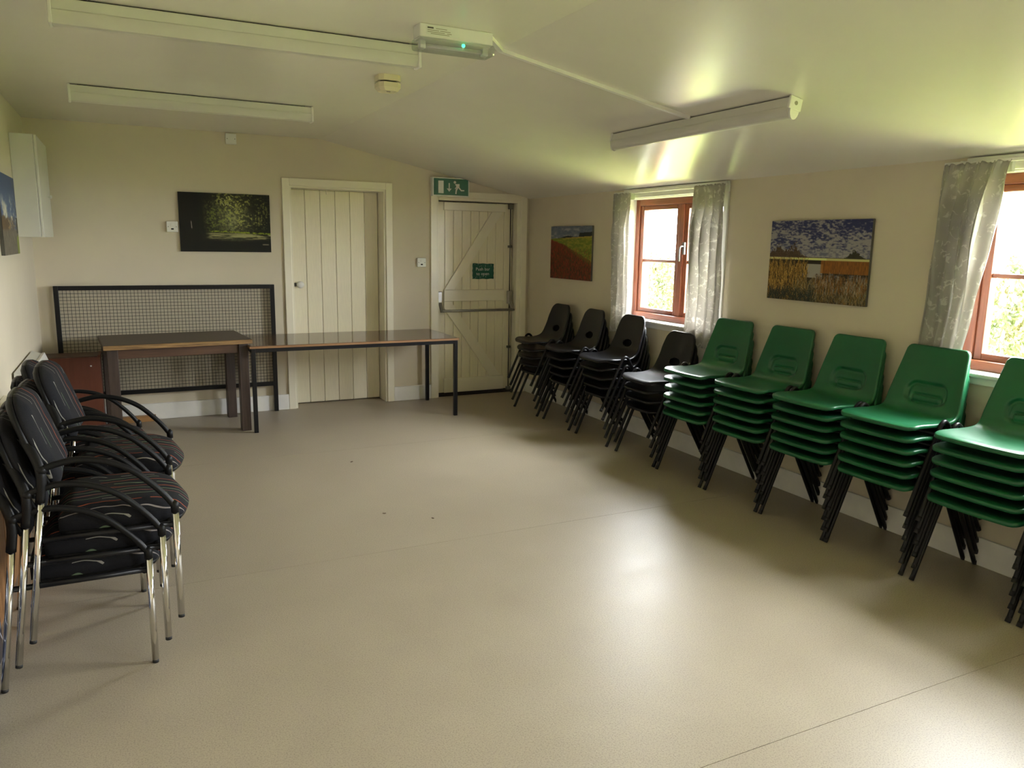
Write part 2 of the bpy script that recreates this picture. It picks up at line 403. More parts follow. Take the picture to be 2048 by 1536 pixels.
for z0, z1, n in ((1.805, 1.880, 'top_ledge'), (.935, 1.045, 'middle_ledge'), (.028, .170, 'bottom_ledge')):
    P(n, box(2.755, 3.405, DY-.026, DY+.001, z0, z1, bev=.004), 'gloss', dr)
P('brace', prism(bmesh.new(), [(2.757, 1.046), (2.860, 1.046), (3.375, 1.803), (3.262, 1.803)], 1, DY-.022, DY+.001), 'gloss', dr)
P('brace', prism(bmesh.new(), [(2.757, .932), (2.83, .932), (3.37, .172), (3.255, .172), (2.757, .870)], 1, DY-.022, DY+.001), 'gloss', dr)
pb = P('push_bar', tb([(2.71, D-.015, .848), (3.0, D-.015, .848), (3.48, D-.015, .846)], .0125, 12), 'steel', dr, label='satin steel push bar')
for x, n in ((2.705, 0), (3.462, 1)):
    SUB('end_housing', box(x-.024, x+.024, DY-.045, DY, .90, 1.03, bev=.006), 'steel', pb)
    SUB('lever_arm', prism(bmesh.new(), [(DY-.03, .925), (DY-.055, .925), (D-.032, .838), (D-.004, .832)], 0, x-.013, x+.013), 'steel', pb)
rod = P('vertical_bolt', tb([(3.462, DY-.022, 1.03), (3.462, DY-.022, 1.86)], .0065, 8), 'darksteel', dr)
P('vertical_bolt', tb([(3.462, DY-.022, .02), (3.462, DY-.022, .92)], .0065, 8), 'darksteel', dr)
P('bolt_keep', box(3.440, 3.484, DY-.04, DY, 1.835, 1.888, bev=.004), 'darksteel', dr)
P('bolt_keep', box(3.442, 3.482, DY-.04, DY, .015, .05, bev=.003), 'steel', dr)
for z in (1.47, .46): P('rod_guide', box(3.444, 3.480, DY-.034, DY, z-.012, z+.012, bev=.003), 'darksteel', dr)
# ---------------------------------------------------------------- windows
def window(n, y0, y1, label):
    w = thing('window_%d' % n, kind='structure', loc=(R+.15, (y0+y1)/2, WZ0)); w['label'] = label
    X0, X1 = R+.105, R+.175; fw = .055
    P('frame_stile', box(X0, X1, y1-fw, y1, WZ0+.02, WZ1, bev=.004), 'frame_wood', w); P('frame_stile', box(X0, X1, y0, y0+fw, WZ0+.02, WZ1, bev=.004), 'frame_wood', w)
    P('frame_head', box(X0, X1, y0+fw, y1-fw, WZ1-fw, WZ1, bev=.004), 'frame_wood_h', w); P('frame_cill', box(X0-.02, X1, y0+fw, y1-fw, WZ0+.02, WZ0+.068, bev=.004), 'frame_wood_h', w)
    ym = (y0+y1)/2; P('mullion', box(X0, X1, ym-.028, ym+.028, WZ0+.068, WZ1-fw, bev=.004), 'frame_wood', w)
    zb, zt = WZ0+.068, WZ1-fw; zm = 1.385
    for a, b in ((ym+.028, y1-fw), (y0+fw, ym-.028)):
        s = .042
        sa = P('sash', box(X0+.012, X1-.008, a, a+s, zb, zt, bev=.004), 'frame_wood', w)
        SUB('sash_stile', box(X0+.012, X1-.008, b-s, b, zb, zt, bev=.004), 'frame_wood', sa)
        SUB('sash_rail', box(X0+.012, X1-.008, a+s, b-s, zb, zb+s*.8, bev=.004), 'frame_wood_h', sa); SUB('sash_rail', box(X0+.012, X1-.008, a+s, b-s, zt-s*.8, zt, bev=.004), 'frame_wood_h', sa)
        SUB('glazing_bar', box(X0+.02, X1-.016, a+s, b-s, zm-.011, zm+.011, bev=.003), 'frame_wood_h', sa)
        for z0, z1 in ((zb+s*.8, zm-.011), (zm+.011, zt-s*.8)):
            P('pane', box(X0+.040, X0+.044, a+s-.004, b-s+.004, z0-.004, z1+.004), 'glass', w)
    hd = P('handle', tb(bez([(X0-.004, ym-.045, 1.50), (X0-.032, ym-.045, 1.495), (X0-.036, ym-.042, 1.45), (X0-.03, ym-.038, 1.39)], 12), .007, 8), 'darksteel', w, True)
    SUB('handle_plate', box(X0-.006, X0+.014, ym-.057, ym-.033, 1.44, 1.53, bev=.003), 'darksteel', hd)
    P('sill_board', box(R-.028, X1, y0-.0, y1+.0, WZ0-.0, WZ0+.02, bev=.006), 'gloss_white', w)
    P('sill_apron', box(R-.012, R, y0-.04, y1+.04, WZ0-.035, WZ0, bev=.003), 'gloss_white', w)
    for yy in (y0, y1): P('reveal_lining', box(R-.001, X0, yy-(.006 if yy == y1 else 0), yy+(.006 if yy == y0 else 0), WZ0+.02, WZ1), 'gloss_white', w)
    P('reveal_lining', box(R-.001, X0, y0, y1, WZ1-.006, WZ1), 'gloss_white', w)
    P('header_batten', box(R-.022, R, y0-.03, y1+.0, WZ1, ZR-.004, bev=.003), 'gloss_white', w)
    P('side_batten', box(R-.014, R, y0-.045, y0-.002, WZ0-.03, ZR-.004, bev=.003), 'gloss_white', w)
window(1, *W1, 'red wooden window beside the exit door end')
window(2, *W2, 'red wooden window by the nearest green chairs')
window(3, *W_ADDED, 'added unseen red wooden window behind the camera for extra light')  # unseen window, added to let more daylight into the room
# ================================================================ OUTDOORS
lawn = struct('ground', box(-30, 40, -30, 40, -.5, -.205), 'grass', 'bright lawn outside the windows')
def shrub_mesh():
    rnd = random.Random(3); bm = bmesh.new()
    for i in range(8000):
        a = rnd.random()*2*PI; h = rnd.random()**.8; rr = (.75-.45*h)*math.sqrt(rnd.random()*.75+.25)*(1+.25*math.sin(3*a+h*5))
        c = Vector((rr*math.cos(a)*.9, rr*math.sin(a)*1.25, .05+h*1.75+.12*math.sin(a*4)))
        s = .022+.028*rnd.random(); n = Vector((rnd.gauss(0, 1), rnd.gauss(0, 1), rnd.gauss(.4, 1))).normalized(); t = n.orthogonal().normalized(); b = n.cross(t)
        bm.faces.new([bm.verts.new(c+t*s*u+b*s*.55*v) for u, v in ((-1, 0), (0, -1), (1.2, 0), (0, 1))])
    return bm
sh0 = None
for i, (x, y, k, wd, lab) in enumerate(((6.3, 2.15, .93, .72, 'right one of two shrubs seen through the window by the green chairs'), (6.5, 3.75, .86, .72, 'left one of two shrubs seen through the window by the green chairs'),
        (6.6, 5.6, .80, .8, 'garden shrub standing between the views from the two windows'), (6.4, 7.35, .97, .78, 'right one of two shrubs seen through the window nearest the exit door'), (6.7, 9.1, .84, .78, 'left one of two shrubs seen through the window nearest the exit door'))):
    if sh0 is None:
        sh0 = thing('shrub', lab, 'shrub', (x, y, -.15), group='garden shrubs beyond the windows')
        fo = obj('foliage', shrub_mesh(), 'leaf', sh0); fo['kind'] = 'stuff'
        for a in range(5): obj('stem', tb([(.05*math.cos(a), .05*math.sin(a), 0), (.25*math.cos(a*1.26), .3*math.sin(a*1.26), 1.2)], [.02, .008], 6), 'bark', sh0)
        o = sh0
    else: o = copy_tree(sh0); o.location = (x, y, -.15); o['label'] = lab
    o.scale = (wd, wd, k)
# ================================================================ STACKING PLASTIC CHAIRS
# local axes: x from the front feet back towards the wall, y across, z up
def sstep(a, b, x):
    t = max(0, min(1, (x-a)/(b-a))); return t*t*(3-2*t)
def shell_bm(kind):
    if kind == 'green':
        prof = [(.002, .413), (.020, .419), (.06, .423), (.15, .420), (.23, .419), (.290, .425), (.322, .448), (.340, .51), (.369, .615), (.396, .702), (.408, .742)]
        wid = [(0, .405), (.25, .415), (.42, .405), (.60, .385), (1, .318)]; rF, rT = .030, .024; dish, back = .012, .018; flange = .016
    else:
        prof = [(.026, .366), (.042, .376), (.075, .383), (.15, .381), (.23, .382), (.285, .394), (.322, .425), (.345, .48), (.372, .57), (.394, .645), (.408, .690)]
        wid = [(0, .385), (.15, .415), (.40, .40), (.52, .375), (.75, .345), (1, .30)]; rF, rT = .075, .062; dish, back = .016, .022; flange = .015
    pts = bez([(x, 0, z) for x, z in prof], 120)
    s = [0]
    for a, b in zip(pts, pts[1:]): s.append(s[-1]+(b-a).length)
    Lt = s[-1]
    def at(d):
        d = max(0, min(Lt, d))
        for i in range(len(s)-1):
            if s[i+1] >= d: t = (d-s[i])/max(1e-9, s[i+1]-s[i]); return pts[i].lerp(pts[i+1], t), (pts[i+1]-pts[i]).normalized()
    def W(u):
        for (a, wa), (b, wb) in zip(wid, wid[1:]):
            if u <= b: t = (u-a)/(b-a); t = t*t*(3-2*t) if kind == 'black' else t; return wa+(wb-wa)*t
        return wid[-1][1]
    cg = .635*Lt if kind == 'green' else .63*Lt        # centre of the hand grip along the shell
    def mid_rows():
        out = []; d = .07
        while True:
            d += .0042 if abs(d-cg) < .068 else .0095
            if d > Lt-.075: return out
            out.append(d)
    rows = [0, .003, .010, .020, .034, .050, .070] + mid_rows() + [Lt-v for v in (.07, .050, .034, .020, .010, .003, 0)]
    NY = 88; bm = bmesh.new(); grid = []; nrm = []
    for d in rows:
        p, t = at(d); u = d/Lt; hw = W(u)/2; r = rF if d < Lt/2 else rT; e = min(d, Lt-d)
        if e < r: hw = hw-r+math.sqrt(max(0, r*r-(r-e)**2))
        n = Vector((t.z, 0, -t.x))                      # back / underside normal (points down and back)
        row = []; nr = []
        for j in range(NY+1):
            y = (j/NY*2-1); yy = y*hw; q = p.copy(); q.y = yy
            c = 1-(yy/.2)**2; seatk = 1-sstep(.45, .60, u)
            q += n*(dish*seatk*sstep(0, .12, u)+back*(1-seatk)*(1-.35*sstep(.8, 1, u)))*max(-.2, c)
            if u < .2: q.x -= .014*(1-(yy/.2)**2)*(1-u/.2)
            if kind == 'green':
                dd = d-cg; ay = abs(yy)
                def sdf(hw_, hh_, r_, cy): dx, dy = ay-hw_+r_, abs(dd-cy)-hh_+r_; return math.hypot(max(dx, 0), max(dy, 0))+min(max(dx, dy), 0)-r_
                s1 = sdf(.104-.35*max(0, dd-.01), .048, .028, 0); s2 = sdf(.080, .020, .014, -.029)
                q += n*(.011*math.exp(-(s1/.0075)**2)*(1-.6*sstep(-.03, -.05, dd))+.012*sstep(.004, -.010, s1)+.010*math.exp(-(s2/.006)**2)-.006*sstep(.002, -.008, s2))
            row.append(bm.verts.new(q)); nr.append(n)
        grid.append(row); nrm.append(nr)
    hole = set()
    for i in range(len(rows)-1):
        for j in range(NY):
            if kind == 'black':
                dm = (rows[i]+rows[i+1])/2-cg; ym = (grid[i][j].co.y+grid[i][j+1].co.y)/2
                if (ym/.062)**2+(dm/.030)**2 < 1: hole.add((i, j)); continue
            bm.faces.new((grid[i][j], grid[i+1][j], grid[i+1][j+1], grid[i][j+1]))
    # rolled rim
    ring = [(i, 0) for i in range(len(rows))]+[(len(rows)-1, j) for j in range(1, NY+1)]+[(i, NY) for i in range(len(rows)-2, -1, -1)]+[(0, j) for j in range(NY-1, 0, -1)]
    cen = {}
    out1, out2 = [], []
    for k, (i, j) in enumerate(ring):
        a = grid[ring[k-1][0]][ring[k-1][1]].co; b = grid[ring[(k+1) % len(ring)][0]][ring[(k+1) % len(ring)][1]].co
        n = nrm[i][j]; t = (b-a); t = t.normalized() if t.length > 1e-6 else Vector((0, 1, 0)); o = n.cross(t).normalized()
        inner = grid[min(max(i, 8), len(rows)-9)][NY//2].co
        if o.dot(grid[i][j].co-inner) < 0: o = -o
        v = grid[i][j].co
        out1.append(bm.verts.new(v+o*.0045+n*.004)); out2.append(bm.verts.new(v+o*.007+n*flange))
    for k in range(len(ring)):
        k2 = (k+1) % len(ring); a, b = grid[ring[k][0]][ring[k][1]], grid[ring[k2][0]][ring[k2][1]]
        bm.faces.new((a, b, out1[k2], out1[k])); bm.faces.new((out1[k], out1[k2], out2[k2], out2[k]))
    bmesh.ops.recalc_face_normals(bm, faces=bm.faces[:])
    bmesh.ops.solidify(bm, geom=bm.faces[:], thickness=.004)
    return bm
def hoop_pts(kz, hx=0):
    pts = [(0, 0), (.060, .143), (.120, .286), (.150, .357), (.166, .395), (.180, .420), (.200, .431), (.222, .420), (.238, .395), (.258, .357), (.297, .286), (.376, .143), (.455, 0)]
    return [(x, z*kz) for x, z in pts]
def make_plastic_chair(kind):
    t = thing('stacking_chair', 'x', 'chair'); m = 'green' if kind == 'green' else 'black'
    sh = obj('seat_shell', shell_bm(kind), m, t, True)
    kz = 1.0 if kind == 'green' else .925; hw = .222 if kind == 'green' else .226
    for s in (-1, 1):
        h = obj('leg_hoop', tb(bez([(x, s*hw, z+.0) for x, z in hoop_pts(kz)], 60), .0108, 10), 'tube', t, True)
        for (fx, k) in ((0, 1), (.455, -1)):
            obj('foot_cap', tb([(fx-k*.002, s*hw, 0), (fx+k*.008, s*hw, .020*kz)], .0113, 10), 'rubber', h)
    for x, z in ((.157, .374), (.249, .374)):
        obj('cross_bar', tb([(x, -hw, z*kz), (x, hw, z*kz)], .008, 8), 'tube', t, True)
    return t
ORD = {4: ['topmost', 'second from top', 'third from top', 'bottom'], 5: ['topmost', 'second from top', 'third from top', 'fourth from top', 'bottom'],
       6: ['topmost', 'second from top', 'third from top', 'fourth from top', 'fifth from top', 'bottom']}
NTH = ['first', 'second', 'third', 'fourth', 'fifth', 'sixth']
gproto = make_plastic_chair('green'); bproto = make_plastic_chair('black'); used = set()
def place(proto, loc, rot, label, group):
    o = proto if proto.name not in used else copy_tree(proto); used.add(proto.name)
    o.location = loc; o.rotation_euler = (0, 0, rot); o['label'] = label; o['group'] = group; o['category'] = 'chair'
rn = random.Random(11)
GS = [(3.679, 4.168), (3.19, 3.671), (2.718, 3.177), (2.252, 2.712), (1.756, 2.197), (1.262, 1.714)]
for i, (a, b) in enumerate(GS):
    where = 'nearest the camera, cut by the photo edge' if i == 5 else 'in the %s green stack from the black chairs' % NTH[i]
    for k in range(6):
        place(gproto, (3.166+rn.uniform(-.003, .003)-.001*k, (a+b)/2+rn.uniform(-.002, .002), .0578*k), rn.uniform(-.006, .006),
              'green plastic chair, %s %s' % (ORD[6][5-k], where), 'green plastic chairs stacked along the right wall')
BS = [(5.865, 6.395, 5), (5.311, 5.835, 5), (4.77, 5.246, 5), (4.185, 4.668, 4)]
for i, (a, b, n) in enumerate(BS):
    for k in range(n):
        place(bproto, (3.172+rn.uniform(-.003, .003)-.0155*k, (a+b)/2+rn.uniform(-.004, .004), .0695*k), rn.uniform(-.012, .012)-(.03 if i == 1 else 0),
              'black plastic chair, %s in the %s black stack from the exit door' % (ORD[n][n-1-k], NTH[i]), 'black plastic chairs stacked along the right wall')
# ================================================================ UPHOLSTERED ARMCHAIRS (left)
# local: x forward into the room, y across, z up; front feet at x = .005
def cushion(nx, ny, f):
    bm = bmesh.new(); top = {}; bot = {}
    for i in range(nx+1):
        for j in range(ny+1): top[i, j], bot[i, j] = [bm.verts.new(p) for p in f(i/nx, j/ny)]
    for i in range(nx):
        for j in range(ny):
            bm.faces.new((top[i, j], top[i+1, j], top[i+1, j+1], top[i, j+1])); bm.faces.new((bot[i, j], bot[i, j+1], bot[i+1, j+1], bot[i+1, j]))
    ring = [(i, 0) for i in range(nx)]+[(nx, j) for j in range(ny)]+[(i, ny) for i in range(nx, 0, -1)]+[(0, j) for j in range(ny, 0, -1)]
    for a, b in zip(ring, ring[1:]+ring[:1]): bm.faces.new((top[a], bot[a], bot[b], top[b]))
    bmesh.ops.recalc_face_normals(bm, faces=bm.faces[:]); return bm
def seat_f(th0, th1, grow=0):
    def f(u, v):
        uu = u*2-1; vv = v*2-1
        # square to rounded plan
        hy = .218+grow; x0, x1 = -.365-grow, .064+grow
        wx = (x0+x1)/2; hx = (x1-x0)/2
        sx = uu*math.sqrt(1-.30*vv*vv) if uu > 0 else uu*math.sqrt(1-.10*vv*vv); sy = vv*math.sqrt(1-.32*uu*uu) if uu > 0 else vv*math.sqrt(1-.16*uu*uu)
        x = wx+sx*hx; y = sy*hy
        e = min(1, (1-max(abs(uu), abs(vv)))/.22); e = math.sin(e*PI/2)
        zt = .395+.042*e-.030*sstep(.1, 1, uu)*sstep(.1, 1, uu)+.006*abs(vv)
        zb = zt_b = .362-.010*e
        return (x, y, th0(zt, zb)), (x, y, th1(zt, zb))
    return f
def back_f(front):
    def f(u, v):
        vv = v*2-1; z = .515+u*.300
        wd = .212*(1-.12*sstep(.35, 0, u))
        if u > .60: wd *= math.sqrt(max(.02, 1-((u-.60)/.405)**2))*.62+.38
        y = vv*wd; x = -.366-(z-.515)*.335+.006*(vv*vv)
        e = math.sin(min(1, (1-max(abs(u*2-1), abs(vv)))/.25)*PI/2)
        if front: return (x+.012+.028*e, y, z), (x, y, z)
        return (x-.002, y, z), (x-.016-.012*e, y, z)
    return f
def make_armchair():
    t = thing('armchair', 'x', 'chair'); hw = .242
    se = obj('seat_cushion', cushion(26, 22, seat_f(lambda a, b: a, lambda a, b: b)), 'fabric', t, True)
    obj('seat_pan', cushion(20, 18, seat_f(lambda a, b: b-.001, lambda a, b: b-.016, -.006)), 'blackplastic', t, True)
    obj('backrest_pad', cushion(22, 18, back_f(True)), 'fabric_v', t, True)
    obj('back_shell', cushion(16, 14, back_f(False)), 'blackplastic', t, True)
    for s in (-1, 1):
        lg = obj('front_leg', tb([(.005, s*hw, .012), (.006, s*hw, .40)], .0115, 14), 'chrome', t, True)
        obj('foot_cap', tb([(.005, s*hw, 0), (.005, s*hw, .012)], .0112, 12), 'rubber', lg)
        lg = obj('rear_leg', tb([(-.453, s*hw, .012), (-.393, s*hw, .505)], .0115, 14), 'chrome', t, True)
        obj('foot_cap', tb([(-.4545, s*hw, 0), (-.453, s*hw, .012)], .0112, 12), 'rubber', lg)
        obj('back_upright', tb(bez([(-.396, s*hw, .485), (-.387, s*hw, .570), (-.398, s*(hw-.014), .622), (-.432, s*(hw-.055), .690)], 16), .0155, 12), 'blackplastic', t, True)
        ar = obj('armrest', tb(bez([(-.382, s*hw, .596), (-.338, s*hw, .609), (-.284, s*hw, .617), (-.227, s*hw, .609), (-.173, s*hw, .591), (-.117, s*hw, .558), (-.063, s*hw, .506), (-.025, s*hw, .461), (.003, s*hw, .419)], 48), .0108, 12), 'blackplastic', t, True)
        bmk = bmesh.new(); bmesh.ops.create_uvsphere(bmk, u_segments=12, v_segments=8, radius=.0165, matrix=Matrix.Translation((-.384, s*hw, .592)))
        obj('arm_knuckle', bmk, 'blackplastic', ar, True)
        obj('arm_socket', tb([(.006, s*hw, .395), (.005, s*hw, .425), (.000, s*hw, .436)], [.0140, .0145, .009], 12), 'blackplastic', ar, True)
        obj('side_rail', tb([(.004, s*(hw-.006), .352), (-.40, s*(hw-.006), .352)], .010, 10), 'tube', t, True)
    obj('cross_rail', tb([(-.01, -hw, .35), (-.01, hw, .35)], .010, 10), 'tube', t, True)
    return t
apro = make_armchair()
AS = [(0, 3.10, 0, 3, 'nearest'), (-.012, 3.742, -.055, 3, 'middle'), (-.045, 4.38, .0, 2, 'farthest')]
for i, (x, y, rz, n, nm) in enumerate(AS):
    for k in range(n):
        lev = {3: ['bottom', 'middle', 'top'], 2: ['bottom', 'top']}[n][k]
        place(apro, (x+.047*k+(.018*k if i == 1 else 0), y, .078*k), rz, 'black striped armchair with chrome legs, %s chair of the %s stack by the left wall' % (lev, nm), 'striped armchairs stacked by the left wall')
# ================================================================ TABLES
t = thing('wooden_table', 'old dark wooden table with thick square legs beside the red-brown cabinet', 'table', (.302, 6.577, 0), math.radians(4.6))
obj('table_top', box(-.515, .515, -.343, .343, .700, .735, bev=.004), 'table_dark', t)
obj('worn_edge', box(-.517, .517, -.347, -.342, .701, .732, bev=.002), 'edge_worn', t)
for sx in (-1, 1):
    for y0 in (-.265, .275):
        obj('leg', box(sx*.457-.036, sx*.457+.036, y0-.036, y0+.036, 0, .70, bev=.004), 'leg_dark', t)
for y0 in (-.262, .285): obj('apron', box(-.43, .43, y0-.012, y0+.012, .625, .70, bev=.002), 'apron_wood', t)
for x0 in (-.457, .457): obj('apron', box(x0-.012, x0+.012, -.23, .24, .625, .70, bev=.002), 'apron_wood', t)
t = thing('folding_table', 'long wood-topped table with black steel legs in front of the doors', 'table', (1.68, 6.6, 0))
TX0, TX1, TY0, TY1, TZ = .812, 2.552, 6.205, 6.962, .688
P('table_top', box(TX0, TX1, TY0, TY1, TZ-.004, TZ, bev=.001), 'laminate', t)
P('top_core', box(TX0, TX1, TY0, TY1, TZ-.020, TZ-.004), 'ply_edge', t, label='pale plywood edge')
for y in (TY0+.006, TY1-.036): P('frame_rail', box(TX0+.01, TX1-.01, y, y+.03, TZ-.05, TZ-.02, bev=.002), 'tube', t)
for x in (TX0+.005, TX1-.035): P('frame_rail', box(x, x+.03, TY0+.036, TY1-.036, TZ-.05, TZ-.02, bev=.002), 'tube', t)
for x in (TX0+.012, TX1-.042):
    for y in (TY0+.004, TY1-.036): P('leg', box(x, x+.031, y, y+.031, 0, TZ-.021, bev=.002), 'tube', t)
# ================================================================ MESH SCREEN, CABINET, BLOCK
t = thing('mesh_screen', 'black steel frame screen filled with square wire mesh against the back wall', 'screen', (.31, D-.05, 0))
sx0, sx1, sz0, sz1, sy = -.520, 1.138, .232, 1.118, D-.042
for x in (sx0, sx1-.034): P('upright', box(x, x+.034, sy-.017, sy+.017, 0, sz1, bev=.002), 'tube', t)
for z in (sz0, sz1-.034): P('cross_rail', box(sx0+.034, sx1-.034, sy-.017, sy+.017, z, z+.034, bev=.002), 'tube', t)
bm = bmesh.new(); n = 60
for i in range(1, n):
    x = sx0+.034+(sx1-sx0-.068)*i/n; bx(bm, x-.0014, x+.0014, sy-.0028, sy, sz0+.034, sz1-.034)
n = 31
for i in range(1, n):
    z = sz0+.034+(sz1-sz0-.068)*i/n; bx(bm, sx0+.034, sx1-.034, sy, sy+.0028, z-.0014, z+.0014)
P('wire_mesh', bm, 'tube', t)
t = thing('cabinet', 'low red-brown wooden cabinet in the left corner', 'cabinet', (-.42, 6.85, 0))
P('carcass', box(L+.002, -.225, 6.715, D-.064, .0, .575, bev=.003), 'mahogany', t)
P('cabinet_top', box(L+.012, -.245, 6.708, D-.070, .575, .597, bev=.002), 'cabtop', t)
P('side_panel', box(-.243, -.222, 6.708, D-.070, .575, .603, bev=.002), 'mahogany', t)
P('front_panel', box(L+.01, -.226, 6.700, 6.714, .02, .590, bev=.002), 'mahogany', t)
for x in (-.560, -.292): P('screw_cap', lathe(bmesh.new(), [(.001, -.006), (.006, -.005), (.007, 0)], (x, 6.700, .523), 1, 10), 'white_plastic', t)
def scrap(label, x, y, r, seed):
    rs = random.Random(seed); bm = bmesh.new(); pts = [(r*(.5+.5*rs.random())*math.cos(a*PI/4)*1.6, r*(.4+.4*rs.random())*math.sin(a*PI/4)) for a in range(8)]
    prism(bm, pts, 2, 0, .003); o = tag(obj('leaf_scrap', bm, 'bark'), label, 'leaf scrap', 'leaf scraps on the floor'); o.location = (x, y, 0); o.rotation_euler = (0, 0, rs.random()*3)
scrap('tiny brown leaf scrap on the floor, farthest of three', 1.31, 5.12, .010, 1); scrap('tiny brown leaf scrap on the floor, middle of three', 1.21, 4.03, .007, 2); scrap('tiny brown leaf scrap on the floor, nearest of three', 1.43, 3.85, .008, 3)
o = tag(obj('wood_offcut', box(-.11, .142, 6.942, 6.996, 0, .048, bev=.003), 'pine'), 'orange pine offcut on the floor under the wooden table', 'wood block')
# ================================================================ LEFT WALL THINGS
t = thing('wall_cupboard', 'white wall cupboard high in the left corner', 'cupboard', (-.56, 6.5, 1.49))
P('body', box(L+.001, -.497, 6.136, 6.905, 1.49, 2.155, bev=.003), 'white_enamel', t)
d = P('cupboard_door', box(-.496, -.479, 6.140, 6.905, 1.492, 2.153, bev=.004), 'white_enamel', t)
SUB('knob', lathe(bmesh.new(), [(.006, 0), (.006, .010), (.013, .014), (.012, .022), (.003, .025)], (-.479, 6.72, 1.78), 0, 12), 'white_plastic', d, True)
t = thing('panel_heater', 'white wall heater behind the armchairs beside the red-brown cabinet', 'heater', (-.57, 5.6, .28))
P('heater_case', prism(bmesh.new(), [(L+.012, .26), (-.53, .26), (-.525, .60), (-.560, .700), (L+.012, .720)], 1, 5.2, 6.2), 'white_enamel', t)
P('grille_lip', prism(bmesh.new(), [(-.527, .615), (-.512, .612), (-.545, .706), (-.560, .704)], 1, 5.2, 6.2), 'gloss_white', t)
P('wall_bracket', box(L, L+.013, 5.3, 6.1, .33, .64), 'white_enamel', t)
t = thing('low_cupboard', 'low pine cupboard with a cream top behind the nearest armchairs', 'cupboard', (-.55, 3.6, 0))
P('carcass', box(L+.021, -.525, 2.4, 4.80, 0, .640, bev=.002), 'pine_v', t)
P('cupboard_top', box(L+.001, -.508, 2.38, 4.82, .640, .662, bev=.004), 'gloss', t)
for y0 in (2.42, 3.01, 3.60, 4.19): P('door_panel', box(-.526, -.512, y0, y0+.575, .05, .625, bev=.004), 'pine_v', t)
t = thing('leaning_panel', 'dark blue panel with white crossing lines leaning behind the nearest armchair', 'panel', (-.5, 2.7, 0))
P('board', box(-.507, -.490, 2.30, 3.15, .001, .47, bev=.003), 'panel', t)
P('edge_strip', box(-.508, -.489, 2.30, 3.15, .47, .482, bev=.003), 'blackplastic', t)
# ================================================================ PICTURES
def vnoise(h, w, sy, sx, rs):
    gy, gx = int(h/sy)+3, int(w/sx)+3; g = rs.rand(gy, gx); yy = np.arange(h)/sy; xx = np.arange(w)/sx
    y0 = yy.astype(int); x0 = xx.astype(int); fy = (yy-y0)[:, None]; fx = (xx-x0)[None]; fy = fy*fy*(3-2*fy); fx = fx*fx*(3-2*fx)
    a = g[y0][:, x0]; b = g[y0][:, x0+1]; c = g[y0+1][:, x0]; d = g[y0+1][:, x0+1]
    return (a*(1-fx)+b*fx)*(1-fy)+(c*(1-fx)+d*fx)*fy
def fbm(h, w, sy, sx, rs, o=4):
    t = 0; k = 1; n = 0
    for i in range(o): t = t+k*vnoise(h, w, max(1.01, sy/2**i), max(1.01, sx/2**i), rs); n += k; k *= .6
    return t/n
def lerp(a, b, m): return a*(1-m[..., None])+np.array(b, float)*m[..., None]
def sm(a, b, x): t = np.clip((x-a)/(b-a), 0, 1); return t*t*(3-2*t)
def strokes(img, rs, n, x0, x1, y0, y1, ln, cols, lean=.3, al=.8):
    h, w = img.shape[:2]
    for _ in range(n):
        x = rs.uniform(x0, x1)*w; y = rs.uniform(y0, y1)*h; l = rs.uniform(.4, 1)*ln*h; d = rs.normal(0, lean); c = np.array(cols[rs.randint(len(cols))], float)*rs.uniform(.7, 1.2)
        for s in np.linspace(0, 1, int(l)+2):
            xi = int(x+d*l*s+.25*d*l*s*s); yi = int(y-l*s)
            if 0 <= xi < w and 0 <= yi < h: img[yi, xi] = img[yi, xi]*(1-al)+c*al
